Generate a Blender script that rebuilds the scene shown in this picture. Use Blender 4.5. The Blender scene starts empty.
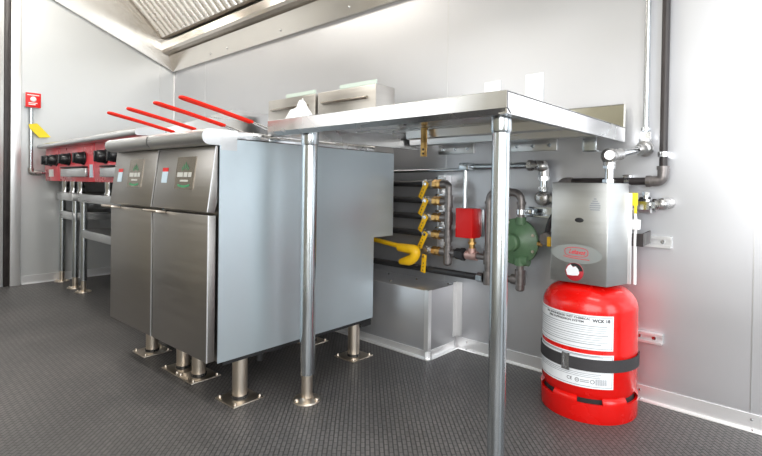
import bpy, bmesh, math, random
from mathutils import Vector, Matrix
random.seed(4)
R = math.radians
SC = bpy.context.scene
COL = SC.collection

# ------------------------------------------------------------------ camera
cam_d = bpy.data.cameras.new('camera')
cam = bpy.data.objects.new('camera', cam_d)
COL.objects.link(cam)
SC.camera = cam
YAW, PITCH, ROLL = 0.7267, -0.0105, 0.0149
cam.location = (0.4983, -1.7539, 0.7056)
s, c = math.sin(YAW), math.cos(YAW)
F0, R0, U0 = Vector((-s, c, 0)), Vector((c, s, 0)), Vector((0, 0, 1))
F1 = F0 * math.cos(PITCH) + U0 * math.sin(PITCH)
U1 = U0 * math.cos(PITCH) - F0 * math.sin(PITCH)
R2 = R0 * math.cos(ROLL) + U1 * math.sin(ROLL)
U2 = U1 * math.cos(ROLL) - R0 * math.sin(ROLL)
cam.rotation_euler = Matrix((R2, U2, -F1)).transposed().to_euler()
cam_d.sensor_width = 36
cam_d.lens = 481.7 / 762 * 36
cam_d.shift_x = -11.3 / 762
cam_d.shift_y = -39.35 / 762
cam_d.clip_start = 0.05

# ------------------------------------------------------------------ world, lights, exposure
W = bpy.data.worlds.new('daylight')
SC.world = W
W.use_nodes = True
bg = W.node_tree.nodes['Background']
bg.inputs[0].default_value = (0.86, 0.93, 1.0, 1)
bg.inputs[1].default_value = 1.0
SC.view_settings.view_transform = 'Standard'
SC.view_settings.look = 'None'
SC.view_settings.gamma = 1
SC.view_settings.use_curve_mapping = False
SC.view_settings.exposure = 0.42

def area(name, loc, rot, sx, sy, power, color=(1, 1, 1)):
    l = bpy.data.lights.new(name, 'AREA')
    l.shape = 'RECTANGLE'; l.size = sx; l.size_y = sy
    l.energy = power; l.color = color
    o = bpy.data.objects.new(name, l)
    o.location = loc; o.rotation_euler = rot
    COL.objects.link(o)
    return o
# ceiling lamps of the truck, daylight of its serving hatch and rear door, and an added lip light
area('ceiling_light_near', (0.55, -0.95, 2.385), (0, 0, 0), 1.0, 0.26, 7, (1.0, 0.98, 0.95))
area('ceiling_light_far', (-1.6, -1.75, 2.385), (0, 0, 0), 1.0, 0.26, 19, (1.0, 0.97, 0.92))
area('hood_light', (-2.5, -1.0, 2.395), (0, 0, 0), 1.2, 0.14, 14, (1.0, 0.96, 0.88))
area('rear_door_daylight', (2.55, -1.1, 1.15), (0, R(90), 0), 1.9, 1.0, 26, (0.88, 0.95, 1.0))
area('table_lip_fill', (-1.85, -2.37, 1.38), (R(90), 0, 0), 1.3, 0.5, 4, (1.0, 0.99, 0.96))  # unseen window light, added to brighten the front lip of the table
area('hatch_daylight', (1.25, -2.37, 1.24), (R(90), 0, 0), 2.0, 1.68, 44, (1.0, 0.99, 0.97))

# ------------------------------------------------------------------ materials
def mat(name, color, metal=0.0, rough=0.5, spec=None, coat=0, emit=None, alpha=None, trans=0):
    m = bpy.data.materials.new(name); m.use_nodes = True
    b = m.node_tree.nodes['Principled BSDF']
    b.inputs['Base Color'].default_value = (*color, 1)
    b.inputs['Metallic'].default_value = metal
    b.inputs['Roughness'].default_value = rough
    if spec is not None: b.inputs['Specular IOR Level'].default_value = spec
    if coat: b.inputs['Coat Weight'].default_value = coat; b.inputs['Coat Roughness'].default_value = 0.08
    if trans: b.inputs['Transmission Weight'].default_value = trans
    return m

def nodes(m):
    nt = m.node_tree
    return nt, nt.nodes['Principled BSDF']

def noisy(m, scale=(8, 8, 8), amt=0.08, rough_amt=0.1, bump=0.0, detail=3, bumpdist=0.002):
    """soft procedural variation of colour, roughness and relief"""
    nt, b = nodes(m)
    tc = nt.nodes.new('ShaderNodeTexCoord')
    mp = nt.nodes.new('ShaderNodeMapping'); mp.inputs['Scale'].default_value = scale
    nz = nt.nodes.new('ShaderNodeTexNoise'); nz.inputs['Detail'].default_value = detail
    nz.inputs['Scale'].default_value = 1.0
    nt.links.new(tc.outputs['Object'], mp.inputs[0]); nt.links.new(mp.outputs[0], nz.inputs['Vector'])
    col = b.inputs['Base Color'].default_value[:3]
    r = nt.nodes.new('ShaderNodeValToRGB')
    r.color_ramp.elements[0].position = 0.3; r.color_ramp.elements[1].position = 0.7
    r.color_ramp.elements[0].color = (*[max(0, x * (1 - amt)) for x in col], 1)
    r.color_ramp.elements[1].color = (*[min(1, x * (1 + amt)) for x in col], 1)
    nt.links.new(nz.outputs['Fac'], r.inputs[0]); nt.links.new(r.outputs[0], b.inputs['Base Color'])
    ro = b.inputs['Roughness'].default_value
    mr = nt.nodes.new('ShaderNodeMapRange')
    mr.inputs['From Min'].default_value = 0.3; mr.inputs['From Max'].default_value = 0.7
    mr.inputs['To Min'].default_value = max(0.02, ro - rough_amt); mr.inputs['To Max'].default_value = min(1, ro + rough_amt)
    nt.links.new(nz.outputs['Fac'], mr.inputs[0]); nt.links.new(mr.outputs[0], b.inputs['Roughness'])
    if bump:
        bp = nt.nodes.new('ShaderNodeBump'); bp.inputs['Strength'].default_value = bump
        bp.inputs['Distance'].default_value = bumpdist
        nt.links.new(nz.outputs['Fac'], bp.inputs['Height']); nt.links.new(bp.outputs[0], b.inputs['Normal'])
    return m

M = {}
M['wall'] = noisy(mat('aluminium_sheet', (0.60, 0.605, 0.63), 0.8, 0.40), (1.5, 1.5, 2.5), 0.03, 0.05, 0.05, 2, 0.01)
M['wall_end'] = noisy(mat('painted_sheet', (0.61, 0.62, 0.625), 0.5, 0.36), (1.5, 1.5, 2), 0.02, 0.04)
M['room'] = noisy(mat('opposite_sheet', (0.56, 0.53, 0.43), 0.1, 0.5), (2, 2, 2), 0.03, 0.05)
M['ceil'] = noisy(mat('ceiling_sheet', (0.80, 0.79, 0.76), 0.1, 0.5), (2, 2, 2), 0.02, 0.05)
M['trim'] = noisy(mat('aluminium_trim', (0.86, 0.86, 0.87), 0.7, 0.30), (3, 3, 3), 0.02, 0.03)
M['steel'] = noisy(mat('brushed_steel', (0.62, 0.62, 0.62), 1.0, 0.30), (2, 2, 90), 0.025, 0.03, 0.01, 2, 0.0005)
M['front_steel'] = noisy(mat('brushed_front_steel', (0.40, 0.38, 0.36), 1.0, 0.38), (2, 2, 90), 0.03, 0.04, 0.01, 2, 0.0005)
M['box_steel'] = noisy(mat('brushed_box_steel', (0.55, 0.56, 0.555), 1.0, 0.34), (2, 2, 90), 0.025, 0.03, 0.01, 2, 0.0005)
M['flue_steel'] = noisy(mat('brushed_flue_steel', (0.46, 0.44, 0.415), 1.0, 0.36), (2, 2, 90), 0.025, 0.03, 0.01, 2, 0.0005)
M['side_sheet'] = noisy(mat('galvanised_side_sheet', (0.54, 0.61, 0.65), 0.7, 0.40), (3, 3, 3), 0.03, 0.05)
M['table_steel'] = noisy(mat('table_steel', (0.66, 0.66, 0.66), 1.0, 0.26), (9, 9, 9), 0.04, 0.06, 0.03, 2, 0.002)
M['splash_reflect_steel'] = noisy(mat('backsplash_reflection_steel', (0.52, 0.51, 0.44), 1.0, 0.16), (9, 9, 9), 0.04, 0.04)  # dark olive reflection of the room put into the base colour
M['shaded_pan_steel'] = mat('filter_pan_shaded_steel', (0.34, 0.29, 0.24), 0.9, 0.35)  # same filter steel, darkened so the gaps between ribs look shaded
M['filter_steel'] = noisy(mat('filter_steel', (0.82, 0.78, 0.72), 0.75, 0.28), (8, 8, 8), 0.03, 0.05)
M['hood_steel'] = noisy(mat('hood_steel', (0.74, 0.70, 0.65), 0.85, 0.22), (4, 4, 4), 0.03, 0.05, 0.08, 2, 0.006)
M['chrome'] = mat('bright_zinc', (0.66, 0.67, 0.68), 1.0, 0.16)
M['galv'] = noisy(mat('galvanised_tube', (0.58, 0.62, 0.65), 1.0, 0.22), (40, 40, 6), 0.08, 0.06)
M['conduit'] = mat('dull_conduit', (0.45, 0.46, 0.47), 1.0, 0.26)
M['satin'] = mat('satin_nickel', (0.72, 0.64, 0.55), 1.0, 0.36)  # tan tone carries the warm reflections on the legs
M['cast'] = noisy(mat('cast_fitting', (0.50, 0.49, 0.48), 0.9, 0.32), (60, 60, 60), 0.15, 0.1, 0.2)
M['iron'] = noisy(mat('grey_iron_pipe', (0.22, 0.20, 0.195), 0.7, 0.38), (60, 60, 60), 0.2, 0.1, 0.2)
M['black'] = noisy(mat('black_iron_pipe', (0.035, 0.034, 0.036), 0.3, 0.38), (40, 40, 40), 0.2, 0.1)
M['pipe_dark'] = noisy(mat('dark_brown_pipe', (0.032, 0.026, 0.026), 0.2, 0.4), (30, 30, 12), 0.35, 0.1)
M['brass'] = mat('brass', (0.62, 0.38, 0.14), 1.0, 0.3)
M['pink'] = noisy(mat('copper_tee', (0.62, 0.40, 0.36), 0.7, 0.42), (60, 60, 60), 0.1, 0.1)
M['yellow'] = noisy(mat('yellow_vinyl', (0.90, 0.52, 0.01), 0.0, 0.4), (30, 30, 30), 0.06, 0.05)
M['yellow_tag'] = mat('yellow_tag', (0.84, 0.66, 0.02), 0.0, 0.5)
M['red'] = noisy(mat('red_enamel', (0.66, 0.004, 0.002), 0.0, 0.25, spec=0.4, coat=0.25), (20, 20, 20), 0.05, 0.04)
M['red_box'] = mat('red_paint', (0.74, 0.008, 0.008), 0.0, 0.4)
M['red_grip'] = mat('red_vinyl_grip', (0.78, 0.016, 0.003), 0.0, 0.5, spec=0.3)
M['red_panel'] = noisy(mat('red_film_panel', (0.76, 0.07, 0.09), 0.1, 0.3), (6, 6, 6), 0.15, 0.08)
M['green'] = noisy(mat('green_cast_paint', (0.10, 0.19, 0.10), 0.0, 0.42), (40, 40, 40), 0.1, 0.06, 0.1)
M['knob'] = mat('black_plastic', (0.012, 0.013, 0.015), 0.0, 0.25)
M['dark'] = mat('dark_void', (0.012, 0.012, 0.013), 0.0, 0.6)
M['webbing'] = noisy(mat('black_webbing', (0.035, 0.033, 0.036), 0.0, 0.7), (200, 200, 400), 0.2, 0.05, 0.2)
M['white'] = mat('white_plastic', (0.93, 0.93, 0.93), 0.0, 0.4)
M['label'] = noisy(mat('white_label', (0.80, 0.82, 0.85), 0.0, 0.4), (30, 30, 30), 0.02, 0.05)
M['ink'] = mat('black_ink', (0.03, 0.03, 0.035), 0.0, 0.5)
M['ink_grey'] = mat('grey_ink', (0.30, 0.32, 0.35), 0.0, 0.5)
M['ink_red'] = mat('red_ink', (0.70, 0.03, 0.05), 0.0, 0.4)
M['etch'] = mat('etched_oval', (0.50, 0.54, 0.545), 1.0, 0.46)
M['film'] = mat('greenish_film', (0.58, 0.68, 0.61), 0.0, 0.4)
M['tissue'] = noisy(mat('white_wrap', (0.85, 0.85, 0.84), 0.0, 0.5), (40, 40, 40), 0.06, 0.1)
M['gauge_red'] = mat('gauge_red', (0.38, 0.02, 0.03), 0.0, 0.4)
M['blue_label'] = mat('pale_blue_label', (0.55, 0.68, 0.78), 0.0, 0.45)
M['badge'] = mat('badge_plate', (0.36, 0.32, 0.27), 0.9, 0.22)
M['badge_green'] = mat('badge_green', (0.06, 0.30, 0.14), 0.2, 0.4)
M['badge_light'] = mat('badge_light_enamel', (0.60, 0.60, 0.57), 0.2, 0.4)
M['glass'] = mat('hatch_glass', (0.9, 0.95, 0.97), 0.0, 0.05, trans=0.9)
M['lampwhite'] = mat('lamp_body_white', (0.8, 0.8, 0.78), 0.0, 0.4)

def floor_mat():
    m = mat('black_rubber_tread', (0.05, 0.05, 0.052), 0.0, 0.45)
    nt, b = nodes(m)
    tc = nt.nodes.new('ShaderNodeTexCoord')
    mp = nt.nodes.new('ShaderNodeMapping'); mp.inputs['Scale'].default_value = (1, 1, 1); mp.inputs['Rotation'].default_value = (0, 0, R(45))
    nt.links.new(tc.outputs['Object'], mp.inputs[0])
    br = nt.nodes.new('ShaderNodeTexBrick')
    br.offset = 0.5
    br.inputs['Scale'].default_value = 1.0
    br.inputs['Brick Width'].default_value = 0.026
    br.inputs['Row Height'].default_value = 0.0125
    br.inputs['Mortar Size'].default_value = 0.0022
    br.inputs['Mortar Smooth'].default_value = 0.6
    br.inputs['Color1'].default_value = (0.122, 0.117, 0.116, 1)
    br.inputs['Color2'].default_value = (0.096, 0.093, 0.093, 1)
    br.inputs['Mortar'].default_value = (0.036, 0.035, 0.036, 1)
    nt.links.new(mp.outputs[0], br.inputs['Vector'])
    nz = nt.nodes.new('ShaderNodeTexNoise'); nz.inputs['Scale'].default_value = 2.2; nz.inputs['Detail'].default_value = 5
    nt.links.new(tc.outputs['Object'], nz.inputs['Vector'])
    mx = nt.nodes.new('ShaderNodeMix'); mx.data_type = 'RGBA'; mx.blend_type = 'MULTIPLY'
    mx.inputs[0].default_value = 1.0
    rp = nt.nodes.new('ShaderNodeValToRGB')
    rp.color_ramp.elements[0].position = 0.3; rp.color_ramp.elements[0].color = (0.72, 0.72, 0.72, 1)
    rp.color_ramp.elements[1].position = 0.72; rp.color_ramp.elements[1].color = (1.25, 1.22, 1.2, 1)
    nt.links.new(nz.outputs['Fac'], rp.inputs[0])
    nt.links.new(br.outputs['Color'], mx.inputs[6]); nt.links.new(rp.outputs[0], mx.inputs[7])
    nt.links.new(mx.outputs[2], b.inputs['Base Color'])
    inv = nt.nodes.new('ShaderNodeMath'); inv.operation = 'SUBTRACT'; inv.inputs[0].default_value = 1
    nt.links.new(br.outputs['Fac'], inv.inputs[1])
    bp = nt.nodes.new('ShaderNodeBump'); bp.inputs['Strength'].default_value = 0.7; bp.inputs['Distance'].default_value = 0.0015
    nt.links.new(inv.outputs[0], bp.inputs['Height']); nt.links.new(bp.outputs[0], b.inputs['Normal'])
    mr = nt.nodes.new('ShaderNodeMapRange'); mr.inputs['To Min'].default_value = 0.38; mr.inputs['To Max'].default_value = 0.55
    nt.links.new(nz.outputs['Fac'], mr.inputs[0]); nt.links.new(mr.outputs[0], b.inputs['Roughness'])
    return m
M['floor'] = floor_mat()

# ------------------------------------------------------------------ mesh builder
ORIG = {}
class MB:
    def __init__(self): self.bm = bmesh.new()
    def box(self, x0, x1, y0, y1, z0, z1, bev=0.0, seg=2):
        g = bmesh.ops.create_cube(self.bm, size=1)['verts']
        cx, cy, cz = (x0 + x1) / 2, (y0 + y1) / 2, (z0 + z1) / 2
        for v in g:
            v.co = Vector((cx + v.co.x * (x1 - x0), cy + v.co.y * (y1 - y0), cz + v.co.z * (z1 - z0)))
        if bev:
            es = list({e for v in g for e in v.link_edges})
            bmesh.ops.bevel(self.bm, geom=es, offset=bev, segments=seg, profile=0.5, affect='EDGES')
        return self
    def prism(self, pts, axis, a0, a1, bev=0.0):
        """extrude a 2D polygon along axis; pts are the other two coords in xyz order"""
        def mk(p, a):
            if axis == 'x': return Vector((a, p[0], p[1]))
            if axis == 'y': return Vector((p[0], a, p[1]))
            return Vector((p[0], p[1], a))
        lo = [self.bm.verts.new(mk(p, a0)) for p in pts]
        hi = [self.bm.verts.new(mk(p, a1)) for p in pts]
        fs = [self.bm.faces.new(lo), self.bm.faces.new(hi)]
        n = len(pts)
        for i in range(n):
            fs.append(self.bm.faces.new((lo[i], lo[(i + 1) % n], hi[(i + 1) % n], hi[i])))
        bmesh.ops.recalc_face_normals(self.bm, faces=fs)
        if bev:
            es = list({e for f in fs for e in f.edges})
            bmesh.ops.bevel(self.bm, geom=es, offset=bev, segments=2, profile=0.5, affect='EDGES')
        return self
    def cyl(self, p0, p1, r0, r1=None, seg=24, caps=True):
        p0, p1 = Vector(p0), Vector(p1)
        r1 = r0 if r1 is None else r1
        d = p1 - p0
        mtx = Matrix.Translation((p0 + p1) / 2) @ d.to_track_quat('Z', 'Y').to_matrix().to_4x4()
        bmesh.ops.create_cone(self.bm, cap_ends=caps, segments=seg, radius1=r0, radius2=r1, depth=d.length, matrix=mtx)
        return self
    def tube(self, pts, r, seg=14, fillet=0.0, fseg=6):
        pts = [Vector(p) for p in pts]
        path = [pts[0]]
        for i in range(1, len(pts) - 1):
            a, b, c2 = pts[i - 1], pts[i], pts[i + 1]
            if fillet <= 0: path.append(b); continue
            f = min(fillet, (a - b).length * 0.49, (c2 - b).length * 0.49)
            pa, pb = b + (a - b).normalized() * f, b + (c2 - b).normalized() * f
            for k in range(fseg + 1):
                t = k / fseg
                path.append((1 - t) ** 2 * pa + 2 * t * (1 - t) * b + t * t * pb)
        path.append(pts[-1])
        rings = []
        nrm = None
        for i, p in enumerate(path):
            t = (path[min(i + 1, len(path) - 1)] - path[max(i - 1, 0)]).normalized()
            if nrm is None:
                nrm = t.orthogonal().normalized()
            nrm = (nrm - t * nrm.dot(t)).normalized()
            bi = t.cross(nrm)
            rr = r[i] if isinstance(r, (list, tuple)) else r
            rings.append([self.bm.verts.new(p + rr * (math.cos(2 * math.pi * k / seg) * nrm + math.sin(2 * math.pi * k / seg) * bi)) for k in range(seg)])
        fs = []
        for a, b in zip(rings, rings[1:]):
            for k in range(seg):
                fs.append(self.bm.faces.new((a[k], a[(k + 1) % seg], b[(k + 1) % seg], b[k])))
        fs.append(self.bm.faces.new(rings[0])); fs.append(self.bm.faces.new(rings[-1]))
        bmesh.ops.recalc_face_normals(self.bm, faces=fs)
        return self
    def lathe(self, prof, p, axis=(0, 0, 1), seg=48, a0=0, a1=360):
        """prof: (radius, height) pairs revolved about axis through p"""
        q = Vector(axis).normalized().to_track_quat('Z', 'Y').to_matrix()
        full = abs(a1 - a0) >= 359.9
        n = seg if full else seg + 1
        rings = []
        for r, h in prof:
            if r < 1e-6:
                rings.append([self.bm.verts.new(Vector(p) + q @ Vector((0, 0, h)))] * n); continue
            rings.append([self.bm.verts.new(Vector(p) + q @ Vector((r * math.cos(R(a0 + (a1 - a0) * k / seg)), r * math.sin(R(a0 + (a1 - a0) * k / seg)), h))) for k in range(n)])
        fs = []
        for a, b in zip(rings, rings[1:]):
            for k in range(n if full else n - 1):
                k2 = (k + 1) % n
                vs = []
                for v in (a[k], a[k2], b[k2], b[k]):
                    if v not in vs: vs.append(v)
                if len(vs) > 2: fs.append(self.bm.faces.new(vs))
        bmesh.ops.recalc_face_normals(self.bm, faces=fs)
        return self
    def sphere(self, p, r, sz=1.0, u=16, v=10):
        bmesh.ops.create_uvsphere(self.bm, u_segments=u, v_segments=v, radius=r, matrix=Matrix.Translation(p) @ Matrix.Diagonal((1, 1, sz, 1)))
        return self
    def hexnut(self, p0, p1, r):
        return self.cyl(p0, p1, r, seg=6)
    def patch(self, c, r, th0, th1, z0, z1, t=0.0012, n=24):
        """curved sheet on a vertical cylinder"""
        ring = []
        for k in range(n + 1):
            a = R(th0 + (th1 - th0) * k / n)
            ring.append([self.bm.verts.new((c[0] + rr * math.cos(a), c[1] + rr * math.sin(a), z)) for rr, z in ((r, z0), (r + t, z0), (r + t, z1), (r, z1))])
        fs = []
        for a, b in zip(ring, ring[1:]):
            for k in range(4):
                fs.append(self.bm.faces.new((a[k], a[(k + 1) % 4], b[(k + 1) % 4], b[k])))
        fs.append(self.bm.faces.new(ring[0])); fs.append(self.bm.faces.new(ring[-1]))
        bmesh.ops.recalc_face_normals(self.bm, faces=fs)
        return self
    def xf(self, m):
        bmesh.ops.transform(self.bm, matrix=m, verts=self.bm.verts[:]); return self
    def build(self, name, m, parent=None, smooth=True, label=None):
        me = bpy.data.meshes.new(name)
        o = bpy.data.objects.new(name, me)
        COL.objects.link(o)
        if parent is None:
            xs = [v.co for v in self.bm.verts]
            og = Vector((sum(v.x for v in xs) / len(xs), sum(v.y for v in xs) / len(xs), min(v.z for v in xs)))
            o.location = og
        else:
            og = ORIG[parent.name]; o.parent = parent
        ORIG[o.name] = og
        bmesh.ops.translate(self.bm, vec=-og, verts=self.bm.verts[:])
        self.bm.to_mesh(me); self.bm.free()
        me.materials.append(m)
        if smooth:
            me.shade_smooth(); me.set_sharp_from_angle(angle=R(38))
        if label: o['label'] = label
        return o

def tag(o, label, cat, group=None):
    o['label'] = label; o['category'] = cat
    if group: o['group'] = group
    return o
def root(name, loc, label, cat, group=None):
    o = bpy.data.objects.new(name, None); COL.objects.link(o)
    o.empty_display_size = 0.05
    o.location = loc; ORIG[o.name] = Vector(loc)
    return tag(o, label, cat, group)
def struct(o):
    o['kind'] = 'structure'; return o
def copy_tree(o, parent=None):
    c2 = o.copy(); COL.objects.link(c2)
    if parent is not None: c2.parent = parent
    for ch in list(o.children): copy_tree(ch, c2)
    return c2
def text(s_, size, m, name, parent, fn, shear=0.0, depth=0.0004, bold=0.0, align='CENTER', width=None):
    """lettering as a mesh; fn maps (x, y, z) of the text plane into the world"""
    cu = bpy.data.curves.new(name, 'FONT'); cu.body = s_; cu.size = size; cu.align_x = align; cu.align_y = 'CENTER'
    cu.shear = shear; cu.extrude = depth; cu.offset = bold; cu.resolution_u = 3
    t = bpy.data.objects.new('lettering_source', cu); COL.objects.link(t)
    me0 = bpy.data.meshes.new_from_object(t.evaluated_get(bpy.context.evaluated_depsgraph_get()))
    bpy.data.objects.remove(t); bpy.data.curves.remove(cu)
    b = MB(); b.bm.from_mesh(me0); bpy.data.meshes.remove(me0)
    k = 1.0
    if width:
        w = max(v.co.x for v in b.bm.verts) - min(v.co.x for v in b.bm.verts); k = width / w
    for v in b.bm.verts: v.co = Vector(fn(v.co.x * k, v.co.y, v.co.z))
    return b.build(name, m, parent, smooth=False)

# ------------------------------------------------------------------ room shell
XE, XR, YF, ZC = -3.452, 2.60, -2.40, 2.42
struct(MB().box(XE - 0.1, XR + 0.1, YF - 0.1, 0.1, -0.08, 0).build('floor', M['floor']))
ORIG['floor'] = Vector((0, 0, 0))
w = MB().box(XE - 0.05, XR, 0.0, 0.06, 0, ZC).build('wall_back', M['wall']); struct(w)
struct(MB().box(XE - 0.06, XE, YF, 0.0, 0, ZC).build('wall_left', M['wall_end']))
struct(MB().box(XE - 0.06, XR, YF, 0.06, ZC, ZC + 0.05).build('ceiling', M['ceil']))
fw = MB()
fw.box(XE, 0.22, YF - 0.06, YF, 0, 0.68); fw.box(0.22, XR, YF - 0.06, YF, 0, 0.38); fw.box(2.28, XR, YF - 0.06, YF, 0.38, 0.68); fw.box(XE, XR, YF - 0.06, YF, 2.12, ZC)
fw.box(XE, -2.55, YF - 0.06, YF, 0.68, 2.12); fw.box(-1.15, 0.22, YF - 0.06, YF, 0.68, 2.12); fw.box(-2.55, -1.15, YF - 0.06, YF, 0.68, 1.10); fw.box(-2.55, -1.15, YF - 0.06, YF, 1.66, 2.12); fw.box(2.28, XR, YF - 0.06, YF, 0.68, 2.12)  # the opening left of the hatch is made up for the lip light
struct(fw.build('wall_front', M['room']))
rw = MB()
rw.box(XR, XR + 0.06, YF, -1.65, 0, ZC); rw.box(XR, XR + 0.06, -0.55, 0.0, 0, ZC); rw.box(XR, XR + 0.06, -1.65, -0.55, 2.1, ZC)
struct(rw.build('wall_right', M['room']))
# panel seams of the sheet cladding
for i, x in enumerate((-2.941, -0.744, 0.356)):
    struct(MB().box(x - 0.0012, x + 0.0012, -0.0012, 0.001, 0.05, ZC).build('trim_%d' % (i + 1), M['steel']))
struct(MB().box(XE, XE + 0.012, -0.012, 0.0, 0.05, 1.58, 0.004).build('trim_4', M['trim']))
struct(MB().box(XE, XE + 0.002, -0.12, -0.117, 0.05, ZC).build('trim_5', M['steel']))
# floor trims
def base_back(x0, x1, name):
    b = MB()
    b.prism([(0.0, 0.048), (-0.004, 0.048), (-0.005, 0.006), (-0.016, 0.004), (-0.017, 0.0), (0, 0)], 'x', x0, x1)
    return struct(b.build(name, M['trim']))
base_back(-0.676, XR, 'baseboard_back')
b = MB(); b.prism([(XE, 0.055), (XE + 0.004, 0.055), (XE + 0.005, 0.006), (XE + 0.016, 0.004), (XE + 0.017, 0.0), (XE, 0)], 'y', -1.0, -0.0)
struct(b.build('baseboard_left', M['trim']))
for x in (-0.62, 0.06, 0.36):
    for (y, z, d) in ((-0.005, 0.032, (0, -1, 0)), (-0.011, 0.005, (0, 0, 1))):
        p = Vector((x + (0.004 if z < 0.01 else 0), y, z)); d = Vector(d)
        sc = MB().cyl(p, p + d * 0.0022, 0.0045, 0.003, 12).build('screw', M['chrome'])
        tag(sc, 'screw head on %s of floor trim, %s' % ('upright' if z > 0.01 else 'flat lip',
            {-0.62: 'beside the low metal box', 0.06: 'right of the red tank', 0.36: 'at the rightmost seam'}[x]), 'screw', 'floor trim screws')

# door in the left end wall, mostly outside the frame
d = struct(MB().box(XE, XE + 0.02, -1.95, -1.10, 0.02, 2.0, 0.004).build('door_1', M['wall_end']))
MB().box(XE, XE + 0.014, -1.098, -1.066, 0.0, 2.06, 0.003).build('door_gasket', M['pipe_dark'], d)
fr = MB(); fr.box(XE, XE + 0.03, -1.066, -1.012, 0.0, 2.10, 0.003); fr.box(XE, XE + 0.03, -2.04, -1.98, 0.0, 2.1, 0.003); fr.box(XE, XE + 0.03, -1.98, -1.066, 2.04, 2.10, 0.003)
fr.build('door_frame', M['trim'], d)
MB().box(XE + 0.02, XE + 0.05, -1.17, -1.14, 0.95, 1.05, 0.006).build('door_handle', M['chrome'], d)

# ------------------------------------------------------------------ exhaust hood
h = root('exhaust_hood', (-2.0, -0.02, 1.584), 'large stainless exhaust hood with ribbed baffle filters above the cooking line', 'hood')
HX0, HX1 = XE + 0.003, 0.0
b = MB(); b.prism([(-0.002, 1.584), (-0.022, 1.584), (-0.060, 1.700), (-0.045, 1.708), (-0.002, 1.708)], 'x', HX0, HX1)
b.build('back_panel', M['hood_steel'], h)
b = MB(); b.box(HX0, HX1, -0.030, -0.002, 1.709, 1.90)
b.build('rear_flashing', M['hood_steel'], h)
b = MB()
b.prism([(-0.046, 1.709), (-0.108, 1.717), (-0.120, 1.734), (-0.116, 1.790), (-0.108, 1.790), (-0.108, 1.742), (-0.046, 1.726)], 'x', HX0 + 0.02, HX1)
b.build('grease_gutter', M['hood_steel'], h)
b = MB(); b.prism([(-0.002, 1.584), (-0.022, 1.584), (-0.86, 1.934), (-1.25, 2.06), (-1.25, ZC - 0.003), (-0.002, ZC - 0.003)], 'x', HX0, HX0 + 0.022, 0.002)
b.build('end_panel', M['hood_steel'], h)
b = MB(); b.prism([(-1.25, 2.06), (-1.275, 2.06), (-1.275, ZC - 0.003), (-1.25, ZC - 0.003)], 'x', HX0, HX1, 0.002)
b.build('front_panel', M['hood_steel'], h)
b = MB(); b.prism([(-0.70, 2.402), (-1.249, 2.402), (-1.249, 2.414), (-0.70, 2.414)], 'x', HX0 + .023, HX1)
b.build('top_panel', M['hood_steel'], h)
# baffle filters: each a framed panel of vertical ribs leaning at 45 degrees
FW = 0.495
nx = 0
x = HX0 + 0.03
while x + FW < HX1:
    n = 7
    pitch = FW / n
    tilt = Matrix.Translation((0, -0.085, 1.835)) @ Matrix.Rotation(R(45), 4, 'X') @ Matrix.Diagonal((1, -1, 1, 1))
    b = MB()
    b.box(x, x + FW - 0.002, -0.006, -0.001, 0.0, 0.77)
    b.box(x, x + FW - 0.002, -0.006, 0.020, 0.0, 0.022, 0.003); b.box(x, x + FW - 0.002, -0.006, 0.020, 0.748, 0.77, 0.003)
    b.xf(tilt); bmesh.ops.recalc_face_normals(b.bm, faces=b.bm.faces[:])
    pan = b.build('baffle_filter', M['shaded_pan_steel'], h)
    for k in range(n):
        xa = x + k * pitch
        b = MB()
        b.prism([(xa + 0.004, 0.0), (xa + 0.007, 0.020), (xa + 0.018, 0.034), (xa + pitch - 0.032, 0.034), (xa + pitch - 0.021, 0.020), (xa + pitch - 0.018, 0.0)], 'z', 0.023, 0.747)
        b.xf(tilt); bmesh.ops.recalc_face_normals(b.bm, faces=b.bm.faces[:])
        b.build('baffle', M['filter_steel'], pan)
    x += FW
for xs in (-2.57, -2.80, -1.95, -1.35):
    p = Vector((xs, -0.034, 1.62)); MB().sphere(p, 0.007, 1, 12, 8).build('rivet', M['chrome'], h)

# ------------------------------------------------------------------ low box over the wheel
wb = root('wheel_well_box', (-1.3, -0.1, 0.0), 'low aluminium wheel well box on the floor against the wall behind the fryers', 'box')
BX, BY, BZ = -0.676, -0.204, 0.274
b = MB(); b.box(-1.70, BX, BY, 0 - 0.001, 0.0, BZ, 0.003); b.build('body', M['wall'], wb)
b = MB(); b.prism([(BX - 0.018, BY - 0.003), (BX + 0.003, BY - 0.003), (BX + 0.003, BY + 0.018), (BX, BY + 0.018), (BX, BY), (BX - 0.018, BY)], 'z', 0.02, BZ + 0.002)
b.build('corner_angle', M['trim'], wb)
b = MB(); b.box(BX, BX + 0.003, -0.030, -0.001, 0.05, BZ + 0.01); b.box(BX, BX + 0.030, -0.004, -0.001, 0.05, BZ + 0.01); b.build('wall_angle', M['trim'], wb)
b = MB()
b.prism([(BY - 0.002, 0.030), (BY - 0.004, 0.005), (BY - 0.020, 0.004), (BY - 0.021, 0.0), (BY, 0.0), (BY, 0.030)], 'x', -1.70, BX + 0.021)
b.prism([(BX + 0.002, 0.030), (BX + 0.004, 0.005), (BX + 0.020, 0.004), (BX + 0.021, 0.0), (BX, 0.0), (BX, 0.030)], 'y', BY - 0.02, -0.018)
b.build('floor_angle', M['trim'], wb)
for (x, y) in ((-0.70, -0.03), (-0.92, -0.16), (-0.86, -0.05), (-1.03, -0.05)):
    MB().cyl((x, y, BZ), (x, y, BZ + 0.004), 0.006, 0.004, 12).build('rivet', M['chrome'], wb)

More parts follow.
